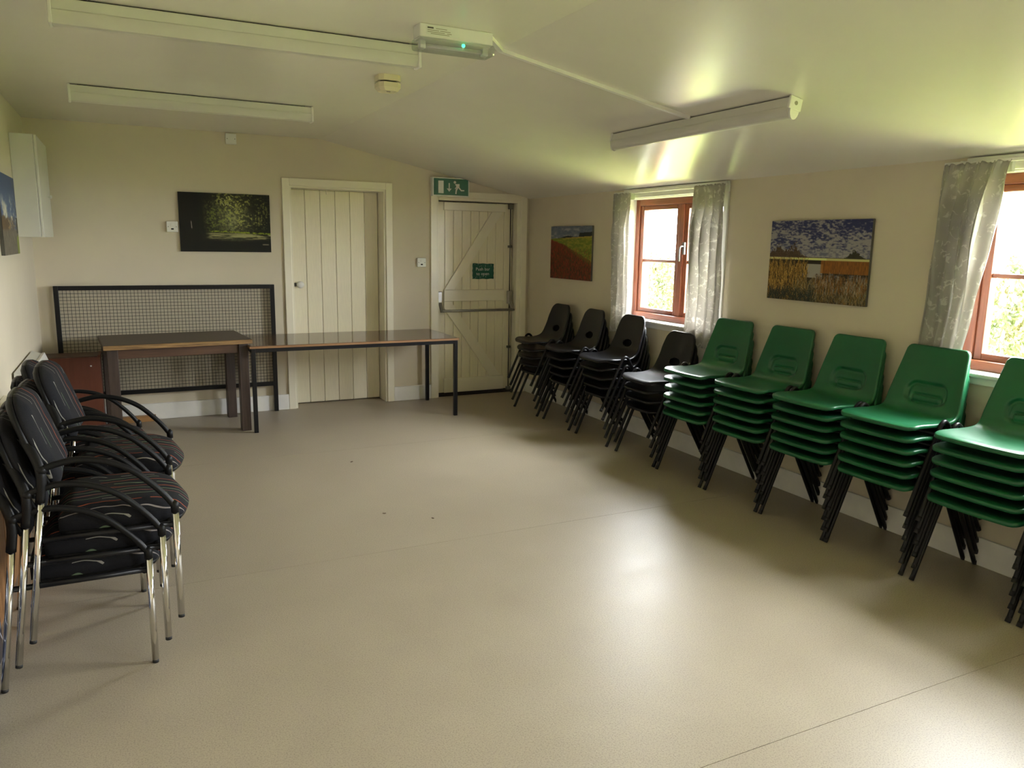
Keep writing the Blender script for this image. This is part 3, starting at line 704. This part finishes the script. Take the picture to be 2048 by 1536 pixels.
def pic_wood(h=134, w=204):
    rs = np.random.RandomState(1); Yg, Xg = np.mgrid[0:h, 0:w]; y = Yg/h; x = Xg/w
    n = fbm(h, w, 30, 30, rs); n2 = fbm(h, w, 3.4, 3.4, rs, 3); n3 = fbm(h, w, 2.4, 2.4, rs, 2)
    im = np.zeros((h, w, 3))+np.array([17, 18, 9.])
    glow = np.exp(-(((x-.56)/.20)**2+((y-.42)/.34)**2)); im = lerp(im, (132, 134, 92), np.clip(glow*(.15+1.3*n2), 0, 1)*.9)
    leaf = sm(.50, .66, n2)*sm(.35, .6, n+.25*np.exp(-(((x-.66)/.2)**2+((y-.16)/.2)**2)))*sm(.66, .5, y)*sm(.22, .4, x)
    im = lerp(im, (146, 146, 70), .8*leaf*np.clip(1.1-1.6*abs(x-.62), 0, 1)); im = lerp(im, (200, 200, 130), sm(.6, .8, n3)*np.exp(-(((x-.52)/.08)**2+((y-.12)/.14)**2)))
    im = lerp(im, (70, 82, 24), .6*sm(.5, .7, n2)*sm(.25, .35, x)*sm(.62, .4, x)*sm(.2, .3, y)*sm(.72, .6, y))
    tr = sm(.24, .20, x)*sm(.02, .0, x*0); im = lerp(im, (15, 15, 9), tr*.9); im = lerp(im, (17, 18, 10), sm(.03, .0, abs(x-.225-.03*y))*sm(.75, .6, y))
    for k in range(7):
        xk = .82+.03*k; im = lerp(im, (22, 24, 12), .7*sm(.008, .003, abs(x-xk))*sm(.75, .7, y))
    road = sm(.66+.0*x, .69, y)*sm(.78+.03*x, .74, y)*sm(.26, .34, x); im = lerp(im, (128, 124, 84), road*sm(.35, .6, fbm(h, w, 2.2, 26, rs, 3)))
    im = lerp(im, (110, 122, 26), sm(.02, .008, abs(y-.645-.06*np.maximum(0, x-.5)))*sm(.3, .36, x)*sm(.35, .6, n2))
    im = lerp(im, (14, 15, 9), sm(.78, .83, y-.03*np.maximum(0, x-.5))*.92); im = lerp(im, (105, 100, 80), sm(.012, .004, abs(y-.86))*sm(.89, .91, x)*sm(.98, .96, x))
    im = lerp(im, (150, 140, 130), .8*sm(.006, .002, abs(x-.125-.03*(y-.45)))*sm(.46, .5, y)*sm(.62, .58, y)); return im
def pic_poppy(h=134, w=204):
    rs = np.random.RandomState(2); Yg, Xg = np.mgrid[0:h, 0:w]; y = Yg/h; x = Xg/w
    im = np.zeros((h, w, 3))+np.array([98, 104, 114.]); n = fbm(h, w, 8, 22, rs); im = lerp(im, (150, 148, 148), sm(.5, .7, n)*.6); im = lerp(im, (70, 84, 104), sm(.5, .3, n)*.6)
    hz = .235-.05*x
    hill = sm(hz+.012, hz+.02, y+.0)*0; hh = np.where(x > .68, .075*sm(.68, .72, x), .035*np.exp(-((x-.42)/.13)**2)); im = lerp(im, (24, 30, 34), (y > hz-hh)*1.)
    f = (y > hz)*1.; n2 = fbm(h, w, 3, 10, rs, 3); im = lerp(im, (128, 126, 44), f); im = lerp(im, (96, 108, 34), f*sm(.35, .65, n2)); im = lerp(im, (160, 132, 62), sm(hz+.035, hz, y)*f*sm(.2, .5, x))
    rr = .24+.40*x**1.25; n3 = fbm(h, w, 5, 3, rs, 3); red = sm(rr, rr+.03, y+.05*(n3-.5)); im = lerp(im, (112, 44, 24), red); im = lerp(im, (62, 42, 20), red*sm(.40, .62, n3)*sm(.2, .6, y)); im = lerp(im, (92, 92, 30), .7*red*sm(rr+.12, rr+.02, y)*sm(.3, .7, x))
    strokes(im, rs, 900, 0, 1, .45, 1.05, .06, [(60, 46, 20), (128, 46, 26), (84, 40, 20), (92, 82, 36), (150, 52, 34)], .3, .6); return im
def pic_reeds(h=150, w=232):
    rs = np.random.RandomState(5); Yg, Xg = np.mgrid[0:h, 0:w]; y = Yg/h; x = Xg/w
    im = np.zeros((h, w, 3))+np.array([44, 48, 84.]); n = fbm(h, w, 10, 22, rs, 4); n2 = fbm(h, w, 2.4, 6, rs, 3)
    im = lerp(im, (146, 142, 138), .9*sm(.42, .66, .40*n+.60*n2+.10*sm(.05, .35, y)-.06*sm(.6, 1, x)*sm(.3, 0, y))); im = lerp(im, (118, 118, 126), .7*sm(.28, .42, y)); im = lerp(im, (150, 146, 144), .6*sm(.26, .42, y)*sm(.48, .6, n2))
    tl = .45-.20*np.exp(-((x-.09)/.06)**2)*(fbm(h, w, 4, 1.6, rs, 2)**1.3)-.24*np.exp(-((x-.26)/.07)**2)*(fbm(h, w, 4, 1.6, rs, 2)**1.3)-.085*np.exp(-((x-.86)/.055)**2)*(.6+.8*fbm(h, w, 2, 2, rs, 2))-.04*sm(.45, .2, x); tree = (y > tl)*(y < .46)
    im = lerp(im, (58, 40, 24), tree*(.6+.4*fbm(h, w, 2, 2, rs, 2))); im = lerp(im, (44, 44, 32), tree*(x > .75)*.8)
    im = lerp(im, (176, 172, 112), (y > .455)*(y < .485)*1.); im = lerp(im, (196, 204, 130), (y > .455)*(y < .49)*(x > .33)*(x < .6)*.8)
    g = y > .485; im = lerp(im, (38, 32, 20), g*1.); wat = (y > .53)*(y < .70)*(x > .3)*(x < .57); im = lerp(im, (142, 138, 130), wat*sm(.25, .4, x)*1.)
    rd = g*(x > .55)*(y < .64); im = lerp(im, (150, 92, 34), rd*(.5+.5*fbm(h, w, 7, 1.5, rs, 2))); w2 = (y > .64)*(y < .82)*(x > .5); im = lerp(im, (92, 86, 84), w2*sm(.4, .7, fbm(h, w, 2, 5, rs, 2)))
    bt = sm(.72, .80, y); im = lerp(im, (52, 46, 32), bt)
    strokes(im, rs, 1500, 0, .42, .6, 1.05, .17, [(150, 114, 50), (176, 140, 70), (92, 68, 30), (60, 46, 24)], .22, .75); strokes(im, rs, 1300, .3, 1, .78, 1.05, .12, [(118, 96, 54), (92, 78, 44), (140, 110, 62), (50, 44, 30), (130, 124, 104)], .5, .6)
    strokes(im, rs, 500, .5, 1, .7, .9, .09, [(130, 88, 40), (92, 62, 34), (150, 140, 124)], .12, .6); strokes(im, rs, 400, 0, .5, .9, 1.05, .12, [(34, 38, 34), (50, 56, 46)], .6, .7)
    return im
def pic_lake(h=134, w=150):
    rs = np.random.RandomState(8); Yg, Xg = np.mgrid[0:h, 0:w]; y = Yg/h; x = Xg/w
    im = np.zeros((h, w, 3))+np.array([62, 76, 104.]); n = fbm(h, w, 14, 18, rs); im = lerp(im, (46, 60, 92), sm(.35, .1, y)*.8); im = lerp(im, (160, 156, 144), sm(.44, .7, n)*sm(.2, .42, y)); im = lerp(im, (60, 62, 66), sm(.5, .35, n)*sm(.6, 1, x)*.6)
    tr = sm(.50, .54, y+.12*fbm(h, w, 5, 6, rs, 3)-.05-.10*x*(1-x)); tr = tr*sm(.80, .3, x)*.9+.5*tr*(x > .6)*sm(.95, .6, x); im = lerp(im, (74, 54, 32), tr); im = lerp(im, (170, 140, 84), sm(.55, .75, fbm(h, w, 4, 4, rs, 2))*(y > .56)*(y < .68)*(x > .35)*.7)
    im = lerp(im, (82, 76, 66), sm(.66, .70, y)*.95); im = lerp(im, (120, 112, 96), sm(.66, .7, y)*sm(.5, .7, fbm(h, w, 9, 2, rs, 2))*.5); im = lerp(im, (38, 34, 24), (y > .52)*(y < .72)*sm(.88, .92, x)*1.); im = lerp(im, (104, 112, 44), sm(.74, .78, y+.3*(x-.92))*sm(.82, .90, x)*1.); return im
def print_mesh(img, u_vec, v_vec, origin, gain=1.7):
    h, w = img.shape[:2]; c = np.clip(img/255, 0, 1); c = np.where(c <= .04045, c/12.92, ((c+.055)/1.055)**2.4); c = np.clip(c*gain, 0, .85)
    ii, jj = np.mgrid[0:h, 0:w]; o = np.array(origin); U = np.array(u_vec); V = np.array(v_vec)
    co = o+(jj/(w-1))[..., None]*U+(ii/(h-1))[..., None]*V; idx = np.arange(h*w).reshape(h, w)
    fc = np.stack([idx[:-1, :-1], idx[1:, :-1], idx[1:, 1:], idx[:-1, 1:]], -1).reshape(-1, 4)
    me = bpy.data.meshes.new('print'); me.from_pydata(co.reshape(-1, 3).tolist(), [], fc.tolist())
    at = me.color_attributes.new('col', 'FLOAT_COLOR', 'POINT'); buf = np.ones((h*w, 4), np.float32); buf[:, :3] = c.reshape(-1, 3); at.data.foreach_set('color', buf.ravel())
    me.materials.append(M['print']); return me
def picture(label, img, wall, a0, a1, z0, z1, tilt=0):
    th = .019
    if wall == 'back': loc = ((a0+a1)/2, D, (z0+z1)/2); U, V, O = (a1-a0, 0, 0), (0, 0, -(z1-z0)), (-(a1-a0)/2, -th-.001, (z1-z0)/2)
    elif wall == 'right': loc = (R, (a0+a1)/2, (z0+z1)/2); U, V, O = (0, -(a1-a0), 0), (0, 0, -(z1-z0)), (-th-.001, (a1-a0)/2, (z1-z0)/2)
    else: loc = (L, (a0+a1)/2, (z0+z1)/2); U, V, O = (0, (a1-a0), 0), (0, 0, -(z1-z0)), (th+.001, -(a1-a0)/2, (z1-z0)/2)
    t = thing('canvas_picture', label, 'picture', loc); hw, hh = (a1-a0)/2, (z1-z0)/2
    e = .0015
    if wall == 'back': b = box(-hw, hw, -th, -e, -hh, hh, bev=.002)
    elif wall == 'right': b = box(-th, -e, -hw, hw, -hh, hh, bev=.002)
    else: b = box(e, th, -hw, hw, -hh, hh, bev=.002)
    obj('stretched_canvas', b, 'canvas_edge', t); pm = print_mesh(img, U, V, O, 1.35 if wall == 'right' else 1.7)
    po = bpy.data.objects.new('printed_face', pm); COL.objects.link(po); po.parent = t
    if tilt: t.rotation_euler = ((0, tilt, 0) if wall == 'back' else (tilt, 0, 0))
    return t
picture('canvas picture of a sunlit woodland road on the back wall', pic_wood(), 'back', .411, 1.131, 1.392, 1.871)
picture('canvas picture of a red poppy field beside the exit door', pic_poppy(), 'right', 5.804, 6.530, 1.188, 1.664)
picture('canvas picture of golden reeds by a lake between the windows', pic_reeds(), 'right', 2.967, 3.704, 1.190, 1.664)
picture('canvas picture of a lake under blue sky on the left wall', pic_lake(), 'left', 5.27, 5.98, 1.385, 1.855)
# ================================================================ SWITCHES, SIGNS
def plate(name, label, cat, x, z, w=.085, rocker=True):
    t = thing(name, label, cat, (x, D, z)); h = w/2
    P('face_plate', box(x-h, x+h, D-.028, D, z-h, z+h, bev=.004), 'white_plastic', t)
    if rocker: P('rocker', box(x-.012, x+.012, D-.034, D-.027, z+.002, z+.026, bev=.002), 'white_plastic', t); P('fuse_window', box(x-.010, x+.010, D-.030, D-.027, z-.024, z-.012, bev=.001), 'dark', t)
    for s in (-1, 1): P('screw', lathe(bmesh.new(), [(.0035, -.0015), (.0035, 0)], (x+s*.030, D-.028, z), 1, 8), 'darksteel', t)
    return t
plate('switch_plate', 'white fused switch plate left of the woodland picture', 'switch', .357, 1.590)
plate('switch_plate', 'white fused switch plate between the two doors', 'switch', 2.496, 1.311)
plate('junction_box', 'white blank junction plate high on the back wall', 'junction box', .842, 2.312, rocker=False)
t = thing('exit_sign', 'green and white exit sign with running figure above the exit door', 'sign', (2.78, D-.04, 1.93))
SY = D-.062; ex0, ex1, ez0, ez1 = 2.592, 2.962, 1.925, 2.097
P('sign_box', box(ex0, ex1, SY, D-.001, ez0, ez1, bev=.004), 'signwhite', t)
P('green_face', box(ex0+.012, ex1-.012, SY-.0015, SY+.001, ez0+.011, ez1-.011), 'signgreen', t)
def sp(px, py):
    u = (px-215)/630; top = 110+40*u; bot = 450+22*u; v = (py-top)/(bot-top); return ex0+u*(ex1-ex0), ez1-v*(ez1-ez0)
def thick(bm, pts, wd):
    for a, b in zip(pts, pts[1:]):
        a, b = Vector(a), Vector(b); d = (b-a).normalized(); n = Vector((-d.y, d.x))*wd/2
        prism(bm, [tuple(a+n-d*wd*.3), tuple(a-n-d*wd*.3), tuple(b-n+d*wd*.3), tuple(b+n+d*wd*.3)], 1, SY-.0028, SY-.001)
    return bm
P('door_pictogram', prism(bmesh.new(), [sp(310, 180), sp(400, 182), sp(400, 405), sp(312, 400)], 1, SY-.0028, SY-.001), 'signwhite', t)
P('arrow_pictogram', prism(bmesh.new(), [sp(485, 225), sp(505, 225), sp(503, 322), sp(537, 322), sp(495, 378), sp(453, 318), sp(487, 320)], 1, SY-.0028, SY-.001), 'signwhite', t)
bm = bmesh.new(); hx, hz = sp(592, 213); prism(bm, [(hx+.0128*math.cos(a*PI/8), hz+.0128*math.sin(a*PI/8)) for a in range(16)], 1, SY-.0028, SY-.001)
prism(bm, [sp(600, 245), sp(672, 243), sp(672, 262), sp(668, 305), sp(640, 318), sp(618, 300), sp(612, 268), sp(596, 262)], 1, SY-.0030, SY-.001)
thick(bm, [sp(622, 285), sp(612, 308), sp(598, 326)], .007); thick(bm, [sp(640, 300), sp(616, 355), sp(610, 410)], .013); thick(bm, [sp(655, 300), sp(702, 358), sp(748, 358)], .012)
P('running_figure', bm, 'signwhite', t)
t = thing('push_bar_notice', 'green Push bar to open notice stuck on the exit door', 'sign', (3.165, DY-.001, 1.225))
nx0, nx1, nz0, nz1 = 3.062, 3.292, 1.150, 1.302
bm = bmesh.new(); gr = []
for i in range(13):
    gr.append([bm.verts.new((nx0+(nx1-nx0)*j/18+.002*math.sin(i*1.7), DY-.0035-.0015*math.sin(j*1.3+i*.8), nz0+(nz1-nz0)*i/12+.002*math.sin(j*.9)-.004*(j/18)*(i == 12))) for j in range(19)])
for i in range(12):
    for j in range(18): bm.faces.new((gr[i][j], gr[i][j+1], gr[i+1][j+1], gr[i+1][j]))
sg = P('notice_sheet', bm, 'signgreen', t, True); md = sg.modifiers.new('thickness', 'SOLIDIFY'); md.thickness = .0008
for body, z in (('Push bar', 1.232), ('to open', 1.187)):
    b = text_mesh(body, .044); b.transform(Matrix.Translation((3.172, DY-.0062, z)) @ Matrix.Rotation(PI/2, 4, 'X')); P('lettering', b, 'signwhite', t)
bm = bmesh.new(); rr = random.Random(5)
for i in range(16):
    x = rr.uniform(nx0+.02, nx1-.02); z = rr.choice((rr.uniform(1.155, 1.18), rr.uniform(1.27, 1.295), rr.uniform(1.16, 1.29))); bx(bm, x-.0009, x+.0009, DY-.0062, DY-.0054, z-.005, z+.005)
P('scratches', bm, 'signwhite', t)
# ================================================================ CEILING FITTINGS
def batten(label, group, loc, length, rotz, tilt=0, round_d=False):
    t = bpy.data.objects.new('fluorescent_light', None); COL.objects.link(t); tag(t, label, 'light', group)
    t.location = loc; t.rotation_euler = (0, tilt, rotz); h = length/2
    obj('spine', box(-h+.003, h-.003, -.030, .030, -.048, -.005, bev=.003), 'white_enamel', t)
    obj('dark_gap_strip', box(-h+.05, h-.05, -.016, .016, -.006, 0), 'dark', t)  # mount coloured dark to paint in the shaded gap at the ceiling
    prof = [(.036*math.cos(a*PI/10), -.05-.040*math.sin(a*PI/10)) for a in range(11)] if round_d else [(.034, -.048), (.031, -.078), (.020, -.094), (-.020, -.094), (-.031, -.078), (-.034, -.048)]
    autosmooth(obj('diffuser', prism(bmesh.new(), [(a, b) for a, b in prof], 0, -h+.012, h-.012), 'opal', t), 35)
    for s in (-1, 1):
        ec = obj('end_cap', box(min(s*h, s*(h-.014)), max(s*h, s*(h-.014)), -.036, .036, -.098 if not round_d else -.055, .0, bev=.004), 'white_plastic', t)
        if round_d:
            obj('cap_tab', prism(bmesh.new(), [(.026*math.cos(a*PI/10), -.055-.042*math.sin(a*PI/10)) for a in range(11)], 0, min(s*h, s*(h-.010)), max(s*h, s*(h-.010))), 'white_plastic', ec)
            obj('knockout', lathe(bmesh.new(), [(.009, 0), (.009, .0012)] if s > 0 else [(.009, -.0012), (.009, 0)], (s*h, 0, -.026), 0, 14), 'grey_print', ec)
    return t
batten('long ceiling light strip beside the emergency light', 'fluorescent ceiling lights', (.52, 3.50, ZC), 1.44, 0)
batten('long ceiling light strip closest to the back wall', 'fluorescent ceiling lights', (.465, 5.385, ZC), 1.41, math.radians(2))
SA = math.atan((ZC-ZR)/(R-FX))
# third light runs along y on the slope
t3 = batten('round-bottomed ceiling light on the slope near the windows', 'fluorescent ceiling lights', (0, 0, 0), 1.40, 0, 0, True)
t3.rotation_euler = (0, 0, 0); xm = 2.645
t3.matrix_world = Matrix.Translation((xm, 3.315, zc(xm)-.001)) @ Matrix.Rotation(SA, 4, 'Y') @ Matrix.Rotation(-PI/2, 4, 'Z')
# emergency light
t = thing('emergency_light', 'emergency ceiling light with a clear cover and glowing green lamp', 'emergency light', (1.275, 3.17, ZC))
x0, x1, y0, y1 = 1.110, 1.440, 3.135, 3.215
P('base_box', box(x0+.004, x1-.004, y0, y1, ZC-.052, ZC, bev=.004), 'white_plastic', t)
P('clear_cover', box(x0-.004, x1+.004, y0-.008, y1+.008, ZC-.094, ZC-.050, bev=.010), 'clear', t)
P('reflector_tray', box(x0+.012, x1-.012, y0+.006, y1-.006, ZC-.060, ZC-.052), 'white_enamel', t)
P('tube_lamp', tb([(x0+.035, 3.175, ZC-.074), (x1-.035, 3.175, ZC-.074)], .008, 10), 'opal', t, True)
for x in (x0+.026, x1-.026): P('lamp_holder', box(x-.012, x+.012, 3.160, 3.190, ZC-.090, ZC-.058, bev=.003), 'white_plastic', t)
bm = bmesh.new(); bmesh.ops.create_uvsphere(bm, u_segments=12, v_segments=8, radius=.0075, matrix=Matrix.Translation((1.305, y0+.006, ZC-.066))); P('green_lamp', bm, 'led', t, True, 'glowing green lamp')
lb = P('rating_label', box(x0+.030, x0+.175, y0-.0008, y0+.001, ZC-.042, ZC-.008), 'signwhite', t)
SUB('dark_block', box(x0+.036, x0+.062, y0-.0016, y0, ZC-.018, ZC-.012), 'dark_print', lb)
for i, (a, b, z) in enumerate(((.072, .12, .016), (.036, .085, .024), (.09, .135, .024), (.036, .11, .031), (.12, .14, .031), (.05, .13, .037))): SUB('print_line', box(x0+a, x0+b, y0-.0016, y0, ZC-z-.0012, ZC-z+.0012), 'grey_print', lb)
# smoke detector
t = thing('smoke_detector', 'yellowed square smoke detector on the flat ceiling', 'smoke detector', (1.31, 4.20, ZC))
def octa(h, c): return [(h, h-c), (h-c, h), (-h+c, h), (-h, h-c), (-h, -h+c), (-h+c, -h), (h-c, -h), (h, -h+c)]
sh = lambda pl: [(1.31+a, 4.20+b) for a, b in pl]
P('mounting_base', prism(bmesh.new(), sh(octa(.060, .022)), 2, ZC-.030, ZC), 'cream_plastic', t); P('gap_shade_core', prism(bmesh.new(), sh(octa(.046, .018)), 2, ZC-.038, ZC-.030), 'dark', t)  # solid dark core imitates the shade inside the open gap
bm = bmesh.new(); lv = [(.060, .022, .038), (.060, .022, .062), (.047, .020, .080)]; rings = [[bm.verts.new((a, b, ZC-z)) for a, b in sh(octa(h, c))] for h, c, z in lv]
for p, q in zip(rings, rings[1:]):
    for k in range(8): bm.faces.new((p[k], p[(k+1) % 8], q[(k+1) % 8], q[k]))
bm.faces.new(rings[0]); bm.faces.new(rings[-1]); bmesh.ops.recalc_face_normals(bm, faces=bm.faces[:]); P('sensor_head', bm, 'cream_plastic', t)
P('test_button', box(1.30, 1.32, 4.18, 4.19, ZC-.082, ZC-.079, bev=.001), 'grey_print', t)
# cable trunking from the emergency light to the third light
bm = bmesh.new()
def trunk(p, q, wd=.024, hh=.016):
    p, q = Vector(p), Vector(q); d = (q-p).normalized(); s = d.cross(Vector((0, 0, 1))).normalized()*wd/2; u = s.cross(d).normalized(); u = u if u.z < 0 else -u
    vs = [bm.verts.new(a+s*k+u*hh*j) for a in (p, q) for k, j in ((-1, 0), (1, 0), (1, 1), (-1, 1))]
    for f in ((0, 1, 2, 3), (7, 6, 5, 4), (0, 4, 5, 1), (1, 5, 6, 2), (2, 6, 7, 3), (3, 7, 4, 0)): bm.faces.new([vs[i] for i in f])
trunk((1.43, 3.19, ZC), (1.60, 3.43, ZC)) if False else None
trunk((1.435, 3.175, ZC), (FX, 3.36, ZC)); trunk((FX, 3.36, ZC), (2.61, 3.30, zc(2.61)))
bmesh.ops.recalc_face_normals(bm, faces=bm.faces[:])
tag(obj('cable_trunking', bm, 'white_plastic'), 'thin white cable trunking across the ceiling between two lights', 'trunking')
# ================================================================ CURTAINS
def curtain(label, top, bot, ztop, zbot, folds, seed, amp=.022, cx=.062, pinch=None, tight=.35, cb=.055):
    rs = random.Random(seed); NYc, NZc = 150, 64; bm = bmesh.new(); ph = [rs.uniform(0, 2*PI) for _ in range(6)]; G = []
    for i in range(NZc+1):
        v = i/NZc; z = ztop+(zbot-ztop)*v; vv = v if pinch is None else v**pinch
        ya, yb = top[0]+(bot[0]-top[0])*vv, top[1]+(bot[1]-top[1])*vv; row = []
        hd = sstep(.10, .0, v)
        for j in range(NYc+1):
            u = j/NYc; w1 = u*folds*2*PI+ph[0]+.5*math.sin(v*2.2+ph[1])+.35*math.sin(u*7+ph[2])
            a = amp*(.22+.78*sstep(.03, .28, v))*(1+.35*math.sin(u*5+ph[3]))
            a *= 1-tight*sstep(.25, .8, v)
            d = math.sin(w1)*a+.25*a*math.sin(2*w1+ph[4]+v*1.5)+hd*.004*math.sin(u*folds*6*PI)+.003*math.sin(v*19+u*11+ph[5])*(1-hd)
            y = ya+(yb-ya)*u+.35*a*math.cos(w1)*(1 if .02 < u < .98 else .4)
            row.append(bm.verts.new((R-.012-(cx+(cb-cx)*sstep(.2, .85, v))+d, y, z+(.004*math.sin(u*folds*4*PI) if i == 0 else 0))))
        G.append(row)
    for i in range(NZc):
        for j in range(NYc): bm.faces.new((G[i][j], G[i+1][j], G[i+1][j+1], G[i][j+1]))
    t = thing('curtain', label, 'curtain', (R-cx, (top[0]+top[1])/2, zbot), group='floral curtains at the windows')
    c = P('drape', bm, 'curtain', t, True); md = c.modifiers.new('thickness', 'SOLIDIFY'); md.thickness = .0016
    hb = bmesh.new(); n = 40
    rows = [[hb.verts.new((R-cx+.024+.003*math.sin(j*2.4), top[0]+(top[1]-top[0])*j/n, zz)) for j in range(n+1)] for zz in (ztop-.002, ztop-.05)]
    for j in range(n): hb.faces.new((rows[0][j], rows[1][j], rows[1][j+1], rows[0][j+1]))
    P('heading_tape', hb, 'signwhite', t, True)
curtain('pale floral curtain hanging left of the window nearest the exit door', (5.41, 5.17), (5.41, 5.185), 1.905, .80, 3.0, 1, .034)
curtain('pale floral curtain hanging right of the window nearest the exit door', (4.40, 4.088), (4.485, 4.112), 1.912, .80, 4.0, 2, .036, tight=.6, cb=.040)
curtain('pale floral curtain pulled aside at the window by the green chairs', (2.555, 2.235), (2.630, 2.395), 1.905, .985, 4.2, 3, .042, pinch=.8, tight=.75, cb=.014)
def rail(label, y0, y1, z):
    t = thing('curtain_rail', label, 'curtain rail', (R-.05, (y0+y1)/2, z))
    P('track', box(R-.062, R-.048, y0, y1, z-.008, z+.008, bev=.002), 'white_plastic', t)
    n = 6
    for i in range(n): y = y0+.08+(y1-y0-.16)*i/(n-1); P('bracket', box(R-.050, R-.021, y-.008, y+.008, z-.006, z+.012, bev=.001), 'white_plastic', t)
rail('white curtain track above the window nearest the exit door', 4.09, 5.42, 1.908)
rail('white curtain track above the window by the green chairs', 1.20, 2.56, 1.908)
